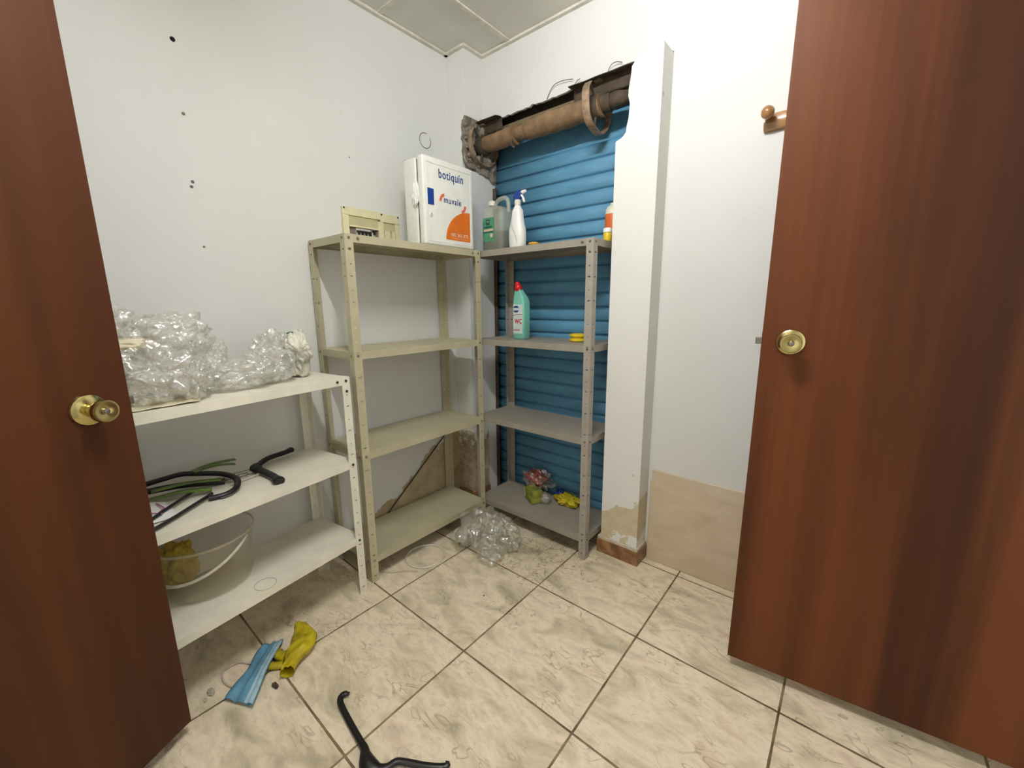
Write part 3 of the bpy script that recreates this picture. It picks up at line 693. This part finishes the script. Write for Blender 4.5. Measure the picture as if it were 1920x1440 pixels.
bm = blob((.165, .79, ZT+.010), (.030, .022, .011), .2, 3, 4, 5, .2, 8, ZT+.0008); tag(obj('scouring_pad', bm, plain('ochre_pad', (206, 156, 48), .7), None, 60), 'small orange-yellow scouring pad just showing over the rim right of the spray bottle', 'scouring pad')
OXc, OYc = .556, .872
R = thing('drain_cleaner_bottle', 'orange-labelled round bottle half hidden by the white pillar on the grey shelving', 'bottle', (.482, .972, ZT))
OXc, OYc = .500, .972
bm = bmesh.new(); lathe(bm, [(.034, .0), (.036, .004), (.036, .130), (.034, .145), (.026, .160), (.014, .168), (.014, .175)], 30, 'z', (OXc-.018, OYc, ZT+.001)); obj('body', bm, M_cap, R, 45)
bm = bmesh.new(); lathe(bm, [(.0365, .050), (.0366, .051), (.0366, .125), (.0365, .126)], 30, 'z', (OXc-.018, OYc, ZT+.001)); obj('label', bm, M_org, R, 45)
R = thing('small_jar', 'tiny yellow jar with white lid in front of the orange-labelled bottle', 'jar', (.508, .823, ZT))
JX2, JY2 = .497, .893
R.location = (JX2, JY2, ZT); ROOTM[R.name] = Matrix.Translation((JX2, JY2, ZT))
bm = bmesh.new(); lathe(bm, [(.0165, .0005), (.0185, .003), (.0185, .034), (.016, .038)], 24, 'z', (JX2, JY2, ZT)); obj('body', bm, M_yel, R, 45)
bm = bmesh.new(); lathe(bm, [(.0195, .038), (.0195, .054), (.018, .056)], 24, 'z', (JX2, JY2, ZT)); obj('lid', bm, M_white, R, 45)

# second shelf
ZT = 1.0365; WX, WY = .034, .860
R = thing('toilet_cleaner_bottle', 'mint-green toilet cleaner bottle with red cap on the second grey shelf', 'bottle', (WX, WY, ZT))
bm = bmesh.new(); loft(bm, [(WX, WY, ZT+.001, .034, .026), (WX, WY, ZT+.006, .038, .030), (WX, WY, ZT+.190, .038, .030), (WX, WY-.004, ZT+.212, .033, .028), (WX, WY-.016, ZT+.240, .022, .020), (WX, WY-.024, ZT+.258, .016, .015)], 40, 6); obj('body', bm, M_teal, R, 50)
bm = bmesh.new(); lathe(bm, [(.019, 0), (.020, .004), (.019, .018), (.015, .021), (.013, .032), (.009, .040), (.004, .042)], 24, 'z'); bmesh.ops.rotate(bm, cent=(0, 0, 0), matrix=Matrix.Rotation(math.radians(22), 3, 'X'), verts=bm.verts); bmesh.ops.translate(bm, vec=(WX, WY-.0225, ZT+.254), verts=bm.verts); obj('cap', bm, M_red, R, 45)
FY = WY-.0302
lb = obj('label', B(((WX-.031, FY-.0005, ZT+.030), (WX+.030, FY+.0006, ZT+.180))), M_label, R)
XZ = lambda x, z, y: frame((x, y, z), (1, 0, 0), (0, 0, 1), (0, -1, 0))
lettering('WC', .034, M_redp, lb, XZ(WX-.022, ZT+.082, FY-.0008), bold=.0010, width=.048)
bm = bmesh.new(); prism(bm, [(WX-.012+.017*math.cos(math.radians(a)), ZT+.162+.011*math.sin(math.radians(a))) for a in range(0, 181, 20)], FY-.0012, FY-.0005, 'y')
prism(bm, [(WX-.012+.017*math.cos(math.radians(a)), ZT+.149+.011*math.sin(math.radians(a))) for a in range(180, 361, 20)], FY-.0012, FY-.0005, 'y'); obj('emblem', bm, M_navy, lb)
bm = bmesh.new(); tube(bm, smooth_path([(WX-.030, FY-.0008, ZT+.121), (WX-.01, FY-.0008, ZT+.128), (WX+.029, FY-.0008, ZT+.130)]), .0013, 6); obj('print', bm, M_redp, lb); bm = bmesh.new(); box(bm, (WX-.029, FY-.001, ZT+.046), (WX+.012, FY-.0005, ZT+.050)); obj('print', bm, M_redp, lb)
R = thing('yellow_reel', 'yellow plastic reel with two discs behind the right post of the second grey shelf', 'reel', (.352, .900, ZT))
bm = bmesh.new(); lathe(bm, [(.034, .0005), (.041, .004), (.041, .012), (.034, .0155), (.030, .017), (.030, .022), (.034, .0235), (.041, .027), (.041, .034), (.034, .038)], 36, 'z', (.352, .90, ZT)); obj('disc', bm, M_yel, R, 35)
bm = bmesh.new(); lathe(bm, [(.012, .038), (.012, .0392), (.010, .0394)], 20, 'z', (.352, .90, ZT)); obj('hub', bm, M_yel, R, 35)
# bottom shelf
ZT = .1165
R = thing('wrapped_sponges', 'olive scouring sponges in torn red and clear wrapper on the bottom grey shelf', 'sponges', (.11, .93, ZT))
bm = B(((.045, .858, ZT+.001), (.145, .930, ZT+.034)), bev=.006); rotZ(bm, (.095, .895, 0), -.55); obj('sponge', bm, M_sponge, R, 40)
bm = B(((.042, .862, ZT+.035), (.140, .925, ZT+.072)), bev=.006); rotZ(bm, (.095, .895, 0), -.35); obj('sponge', bm, M_sponge, R, 40)
bm = B(((.036, .860, ZT+.010), (.0445, .928, ZT+.066)), bev=.003); rotZ(bm, (.095, .895, 0), -.45); obj('pale_side', bm, M_cap, R, 40)
bm = blob((.058, .985, ZT+.085), (.105, .052, .062), .45, 3.5, 5, 12, .40, 5, ZT+.0009); obj('torn_wrapper', bm, M_bag, R, 70)
bm = blob((.045, .985, ZT+.095), (.068, .042, .050), .45, 3.5, 5, 13, .38, 5, ZT+.0009); obj('red_print', bm, M_redw, R, 70)
bm = blob((.165, .905, ZT+.034), (.036, .032, .032), .2, 3, 4, 14, .25, 9, ZT+.0008); obj('pink_bundle', bm, M_bag, R, 70)
R0 = blob((.275, .965, ZT+.028), (.080, .040, .036), .5, 3, 5, 21, .35, 7, ZT+.0008); tag(obj('cleaning_cloth', R0, M_glove, None, 70), 'crumpled yellow cleaning cloth on the bottom grey shelf beside the sponges', 'cloth')
bm = blob((.205, 1.0, ZT+.03), (.03, .022, .032), .4, 3, 4, 22, .35, 7, ZT+.0008); tag(obj('blue_rag', bm, M_blue, None, 70), 'small dark blue rag between the sponges and the yellow cloth', 'rag')

# ------------------------------------------------------------------ on the white shelving
ZT = .9455
def lump(name, us, label, cat, m, group=None):
    pass
G = None
R = thing('bubble_wrap', 'big heap of clear bubble wrap at the left end of the white shelving', 'bubble wrap', tuple(wp(.60, .17, ZT)))
for (u, v, z, s, sd) in ((.58, .10, .085, (.085, .120, .095), 1), (.66, .17, .18, (.09, .13, .115), 2), (.50, .16, .185, (.085, .115, .085), 3), (.49, .09, .06, (.075, .062, .075), 4)):
    bm = blob(wp(u, v, ZT+z), s, .26, 3, 6, sd, .30, 7, ZT+.001); obj('film_layer', bm, M_wrap, R, 75)
bm = blob(wp(.60, .12, ZT+.170), (.05, .055, .022), .2, 3, 4, 8, .2, 7, ZT+.001); obj('inner_padding', bm, M_env, R, 70)
R = thing('bubble_wrap', 'lower roll of clear bubble wrap in the middle of the white top shelf', 'bubble wrap', tuple(wp(.30, .17, ZT)))
for (u, v, z, s, sd) in ((.34, .13, .05, (.085, .13, .058), 5), (.22, .15, .065, (.08, .10, .075), 6), (.40, .20, .09, (.055, .07, .085), 7), (.17, .22, .10, (.06, .07, .085), 9)):
    bm = blob(wp(u, v, ZT+z), s, .26, 3, 6, sd, .30, 7, ZT+.001); obj('film_layer', bm, M_wrap, R, 75)
bm = blob(wp(.095, .19, ZT+.085), (.085, .052, .098), .30, 3, 6, 17, .38, 6, ZT+.001)
R = thing('crumpled_bag', 'crumpled white plastic bag at the right end of the white top shelf', 'bag', tuple(wp(.095, .19, ZT)))
obj('bag_body', bm, M_paper, R, 50)
bm = blob(wp(.085, .225, ZT+.165), (.012, .018, .010), .4, 3, 3, 4, .3); obj('green_print', bm, M_greend, R)
bm = sheet(26, 14, lambda u, v: wp(.50+.24*u-.03*v, .012+.09*v+.02*u, ZT+.004+.020*(1-u)*v*v+.006*math.sin(u*7+v*3)*u*(1-u)+.003*noise.noise(Vector((u*5, v*5, 0)))))
tag(solid(obj('envelope', bm, M_env, None, 60), .0015), 'flattened cream envelope under the front of the bubble wrap heap', 'envelope')

ZT = .6005
def hp(pts, z=.008, k=5, closed=False): return smooth_path([Vector((p[0], p[1], ZT+(p[2] if len(p) > 2 else z))) for p in pts], k, closed)
def hanger(label, pts, r, sx=1.6, hook=None, m=None, grp=None, extra=None):
    R = thing('clothes_hanger', label, 'hanger', tuple(pts[0]))
    bm = bmesh.new(); tube(bm, pts, r, 12, sx, (0, 0, 1)); obj('frame', bm, m or M_black, R, 60)
    for e in (extra or []):
        bm = bmesh.new(); tube(bm, e[0], e[1], 12, e[2], (0, 0, 1)); obj('arm', bm, m or M_black, R, 60)
    if hook:
        bm = bmesh.new(); tube(bm, hook, .0018, 8); obj('hook', bm, M_steel, R, 60)
    return R
# single hanger lying with its two arms towards the right
a1 = hp([(-.300, -.352, .014), (-.345, -.290, .022), (-.362, -.220, .022), (-.378, -.182, .023)])
n = len(a1); w1 = [.014]*2+[.0095]*(n-5)+[.011, .0115, .008]
a2 = hp([(-.300, -.352, .014), (-.235, -.342, .012), (-.165, -.335, .010), (-.105, -.338, .009)]); w2 = [.014]*3+[.0105]*(len(a2)-7)+[.0125, .0145, .0145, .012]
hanger('black plastic hanger lying apart on the middle white shelf, arms spread to the right', a1, w1, 1.35, hp([(-.300, -.352, .012), (-.312, -.405, .010), (-.300, -.45, .010), (-.275, -.458, .010), (-.262, -.44, .010)]), None, None, [(a2, w2, 1.4)])
# tangled ones
big = hp([(-.385, -.655, .030), (-.372, -.60, .038), (-.352, -.560, .045), (-.330, -.520, .040), (-.285, -.462, .032), (-.225, -.435, .022), (-.165, -.452, .014), (-.140, -.490, .009), (-.150, -.535, .008)])
hanger('black plastic hanger on top of the tangled heap, its rounded end to the right', big, .0085, 1.2)
thin = hp([(-.175, -.520, .012), (-.125, -.580, .012), (-.075, -.645, .010), (-.045, -.695, .009), (-.070, -.715, .009), (-.130, -.668, .012), (-.195, -.600, .014), (-.235, -.555, .016)], k=4)
hanger('thin black wire-like hanger bar reaching to the front of the middle white shelf', thin, .0052, 1.0)
low = hp([(-.365, -.70, .012), (-.340, -.640, .018), (-.310, -.570, .020), (-.280, -.510, .016), (-.262, -.460, .010)]); hanger('black hanger lowest in the tangled heap against the left wall side', low, .010, 1.3)
for i, (p0, p1, lab) in enumerate((((-.270, -.675, .016), (-.215, -.510, .012), 'green plastic strip nearest the front of the hanger heap'), ((-.305, -.650, .028), (-.262, -.470, .020), 'green plastic strip in the middle of the hanger heap'),
                               ((-.36, -.54, .04), (-.41, -.385, .032), 'green plastic strip pointing to the wall behind the black hangers'), ((-.335, -.53, .048), (-.365, -.40, .030), 'bright green plastic strip ending beside the clear clip bar'))):
    a_, b_ = Vector(p0), Vector(p1); mid = (a_+b_)/2+Vector((0, 0, .008)); bm = bmesh.new(); tube(bm, hp([a_, mid, b_], k=6), .0034, 8, 4.2, (0, 0, 1)); tag(obj('plastic_strip', bm, M_greenp, None, 50), lab, 'plastic strip')
R = thing('clip_hanger', 'clear plastic clip hanger with wire clips left of the single black hanger', 'hanger', (-.30, -.40, ZT))
bm = bmesh.new(); tube(bm, hp([(-.275, -.47, .007), (-.290, -.41, .007), (-.285, -.36, .006)]), .005, 8, 1.5, (0, 0, 1)); tube(bm, hp([(-.225, -.455, .006), (-.235, -.40, .006), (-.250, -.345, .006)]), .004, 8, 1.4, (0, 0, 1)); obj('bar', bm, M_clear, R, 60)
bm = bmesh.new(); tube(bm, hp([(-.262, -.43, .010), (-.245, -.405, .014), (-.262, -.385, .014), (-.282, -.40, .012), (-.275, -.43, .010)], k=4), .0016, 6); tube(bm, hp([(-.205, -.515, .006), (-.165, -.520, .007), (-.130, -.505, .006), (-.135, -.47, .006)], k=4), .0016, 6); obj('clip', bm, M_steel, R, 60)
bm = sheet(10, 8, lambda u, v: Vector((-.24+.14*u, -.735+.105*v+.01*u, ZT+.004+.012*math.sin(v*3)*(1-u)+.004*noise.noise(Vector((u*4, v*4, 1))))))
R = thing('paper_slip', 'white paper slip with pink lines under the tangled hangers by the left door', 'paper', (-.17, -.68, ZT))
obj('sheet', bm, M_white, R, 60)
bm = bmesh.new(); tube(bm, [(-.215, -.655, ZT+.0175), (-.165, -.645, ZT+.016), (-.125, -.675, ZT+.013)], .0022, 6); tube(bm, [(-.175, -.70, ZT+.018), (-.13, -.655, ZT+.013)], .0018, 6); obj('pink_line', bm, M_pink, R)

# tub on the bottom white shelf
ZT = .2645; TX, TY = -.262, -.545
R = thing('plastic_tub', 'translucent round plastic tub with a white handle on the bottom white shelf', 'tub', (TX, TY, ZT))
bm = bmesh.new(); rr = []; seg = 56
prof = [(.001, .002), (.118, .001), (.128, .006), (.134, .02), (.139, .10), (.142, .165), (.147, .168), (.148, .190), (.150, .192), (.146, .193), (.139, .19), (.136, .10), (.131, .02), (.12, .006), (.001, .005)]
for r_, h_ in prof: rr.append([bm.verts.new((TX+r_*math.cos(2*PI*k/seg), TY+r_*math.sin(2*PI*k/seg), ZT+h_)) for k in range(seg)])
for i in range(len(rr)-1):
    for k in range(seg): bm.faces.new((rr[i][k], rr[i][(k+1) % seg], rr[i+1][(k+1) % seg], rr[i+1][k]))
obj('body', bm, M_tub, R, 50)
bm = bmesh.new(); tube(bm, [(TX+.1495*math.cos(2*PI*k/48), TY+.1495*math.sin(2*PI*k/48), ZT+.185) for k in range(49)], .0045, 8, .6, None, False); obj('rim', bm, M_tubrim, R, 60)
hd = Vector((.63, -.776, 0)); hs = Vector((.776, .63, 0)); hpnt = []
for i in range(25):
    a = PI*i/24; c_ = Vector((TX, TY, 0))+hs*(.153*math.cos(a))+hd*(.155*math.sin(a)); hpnt.append((c_.x, c_.y, ZT+.178-.088*math.sin(a)))
bm = bmesh.new(); tube(bm, hpnt, .0050, 10, 1.0); obj('handle', bm, M_handle, R, 60)
bm = blob((TX-.02, TY-.075, ZT+.100), (.055, .060, .088), .35, 3, 5, 31, .3, 6, ZT+.009); tag(obj('amber_bag', bm, M_yelbag, None, 70), 'amber-yellow plastic bag slumped inside the round tub', 'bag')
# faint ring stain left by a tin
bm = bmesh.new(); cst = wp(.385, .035, ZT-.0008); tube(bm, [(cst.x+.034*math.cos(2*PI*k/36), cst.y+.034*math.sin(2*PI*k/36), ZT+.0002) for k in range(37)], .0007, 5); tag(obj('ring_stain', bm, M_gry), 'faint round ring mark on the bottom white shelf right of the tub', 'stain')

# ------------------------------------------------------------------ on the floor
R = thing('plastic_bag', 'clear crumpled plastic bag on the floor between the beige and grey shelving', 'plastic bag', (.05, .55, 0))
for c_, s_, sd in (((.03, .53, .085), (.115, .13, .105), 41), ((.13, .58, .07), (.105, .085, .085), 42), ((.15, .46, .04), (.085, .070, .05), 43), ((-.04, .50, .05), (.06, .10, .07), 44)):
    obj('film_layer', blob(c_, s_, .34, 3, 6, sd, .42, 4.2, .0015), M_bag, R, 75)
bm = bmesh.new(); tube(bm, [(-.105+.093*math.cos(2*PI*k/64), .268+.093*math.sin(2*PI*k/64), .0048) for k in range(65)], .0042, 10, 1, None, False); tag(obj('plastic_ring', bm, M_cap, None, 60), 'thin ivory plastic ring lying on the floor in front of the beige shelving', 'ring')
bm = bmesh.new(); tube(bm, smooth_path([(-.24, .03, .004), (-.19, .055, .004), (-.13, .085, .004), (-.095, .125, .004), (-.04, .17, .004)]), .0026, 8); tag(obj('cord', bm, M_debris, None, 60), 'short pale cord lying beside the ivory ring', 'cord')
# mask
A, Bq, Cc, Dq = Vector((.005, -.611, 0)), Vector((.106, -.562, 0)), Vector((-.129, -.458, 0)), Vector((-.085, -.398, 0))
def mk(u, v):
    p = (A.lerp(Bq, v)).lerp(Cc.lerp(Dq, v), u); pin = math.exp(-((u-.5)/.22)**2)*.28*(1 if v < .5 else .35)
    cen = (A.lerp(Bq, .62)).lerp(Cc.lerp(Dq, .62), u); p = p.lerp(cen, pin)
    z = .006+.010*abs(math.sin(v*PI*2.5))+.010*math.sin(u*PI)+.003*noise.noise(Vector((u*6, v*6, 3)))
    return Vector((p.x, p.y, z))
R = thing('face_mask', 'folded light blue face mask on the floor in front of the white shelving', 'face mask', (0, -.5, 0))
solid(obj('mask_body', sheet(30, 30, mk), M_mask, R, 45), .0016)
solid(obj('pale_edge', sheet(30, 8, lambda u, v: mk(u, .70+.30*v)+Vector((0, 0, .0035+.006*math.sin(v*PI)))), M_maskw, R, 60), .0012)
bm = bmesh.new(); tube(bm, smooth_path([(-.058, -.500, .006), (-.115, -.530, .005), (-.120, -.575, .005), (-.070, -.590, .004), (-.015, -.575, .006)], 6), .0028, 8); obj('ear_loop', bm, M_loop, R, 60)
R = thing('rubber_glove', 'crumpled yellow rubber glove on the floor touching the blue mask', 'glove', (.02, -.40, 0))
def gl(u, v):
    wv = .040*(.55+.55*math.sin(min(1, u*1.15)*PI))*(1+.25*noise.noise(Vector((u*4, v*2, 8))))
    c_ = Vector((-.085, -.335, 0)).lerp(Vector((.085, -.435, 0)), u)+Vector((.010*math.sin(u*5), .018*math.sin(u*4), 0)); n_ = Vector((.51, .86, 0)); a = 2*PI*v
    return Vector((c_.x+n_.x*wv*math.cos(a), c_.y+n_.y*wv*math.cos(a), max(.0015, .024+.021*math.sin(a)*(1+.5*noise.noise(Vector((u*7, math.cos(a)*2, math.sin(a)*2)))))+.010*(1-u)))
obj('palm', sheet(36, 28, gl), M_glove, R, 70)
bm = bmesh.new(); tube(bm, smooth_path([(.000, -.420, .016), (-.030, -.435, .014), (-.052, -.425, .012)]), [.016]*4+[.013]*4+[.011]*4+[.009], 12, 1.2); tube(bm, smooth_path([(.02, -.44, .012), (-.005, -.470, .012), (-.03, -.475, .010)]), .0105, 12, 1.2); obj('finger', bm, M_glove, R, 60)
for (x, y, r_, sd, lab) in ((-.060, -.628, .010, 51, 'pale scrap of plastic on the floor left of the blue mask'), (-.042, -.648, .006, 52, 'tiny broken chip on the floor nearest the left door'), (.075, -.487, .009, 53, 'brown leaf-like crumb below the yellow glove'), (.31, .25, .003, 54, 'dark crumb on the tile before the plastic bag'), (1.50, .555, .006, 55, 'white chip under the bottom edge of the right door')):
    bm = blob((x, y, r_*.5), (r_*1.8, r_*.9, r_*.5), .4, 3, 3, sd, .3, 6, .0006); tag(obj('debris', bm, M_dark if sd in (53, 54) else M_debris), lab, 'debris')
# black hanger on the floor
R = thing('clothes_hanger', 'black plastic hanger lying on the floor at the bottom edge of the picture', 'hanger', (.52, -.40, 0))
ctr = [(.480, -.408, .010), (.503, -.418, .010), (.528, -.424, .010), (.556, -.416, .010), (.572, -.395, .010)]
p = smooth_path([(.296, -.352, .012), (.282, -.366, .010), (.300, -.383, .009), (.380, -.396, .009), (.455, -.405, .010)]+ctr+[(.578, -.372, .010), (.600, -.355, .009), (.650, -.326, .009), (.688, -.296, .009), (.686, -.284, .012)], 6)
n = len(p); rad = []
for i in range(n):
    t_ = i/(n-1); c_ = math.exp(-((t_-.5)/.10)**2); rad.append(.0068+.0095*c_ if .03 < t_ < .97 else .0045)
bm = bmesh.new(); tube(bm, p, rad, 14, 1.35, (0, 0, 1)); obj('frame', bm, M_black, R, 60)
bm = bmesh.new(); tube(bm, smooth_path([(.536, -.424, .010), (.575, -.455, .008), (.62, -.49, .007), (.655, -.487, .006), (.668, -.458, .006), (.65, -.435, .006)]), .0022, 8); obj('hook', bm, M_steel, R, 60)

# ------------------------------------------------------------------ coat rail behind the right door
R = thing('coat_rail', 'beech coat rail with a round peg on the back wall behind the right door', 'coat rail', (1.25, .94, 1.84))
bm = bmesh.new(); pts = []
prism(bm, [(YB, 1.806), (YB-.020, 1.810), (YB-.026, 1.822), (YB-.027, 1.838), (YB-.024, 1.852), (YB-.016, 1.860), (YB, 1.862)], 1.062, 1.50, 'x')
obj('rail', bm, M_beech, R, 30)
bm = bmesh.new(); lathe(bm, [(.010, 0), (.0095, -.018), (.012, -.022), (.0185, -.030), (.0205, -.040), (.0185, -.050), (.011, -.057), (.003, -.059)], 28, 'y', (1.078, YB-.024, 1.850)); pg = obj('peg', bm, M_beech, R, 60)
for dx in (.17, .34):
    c1 = pg.copy(); COL.objects.link(c1); c1.location = (dx, 0, 0)
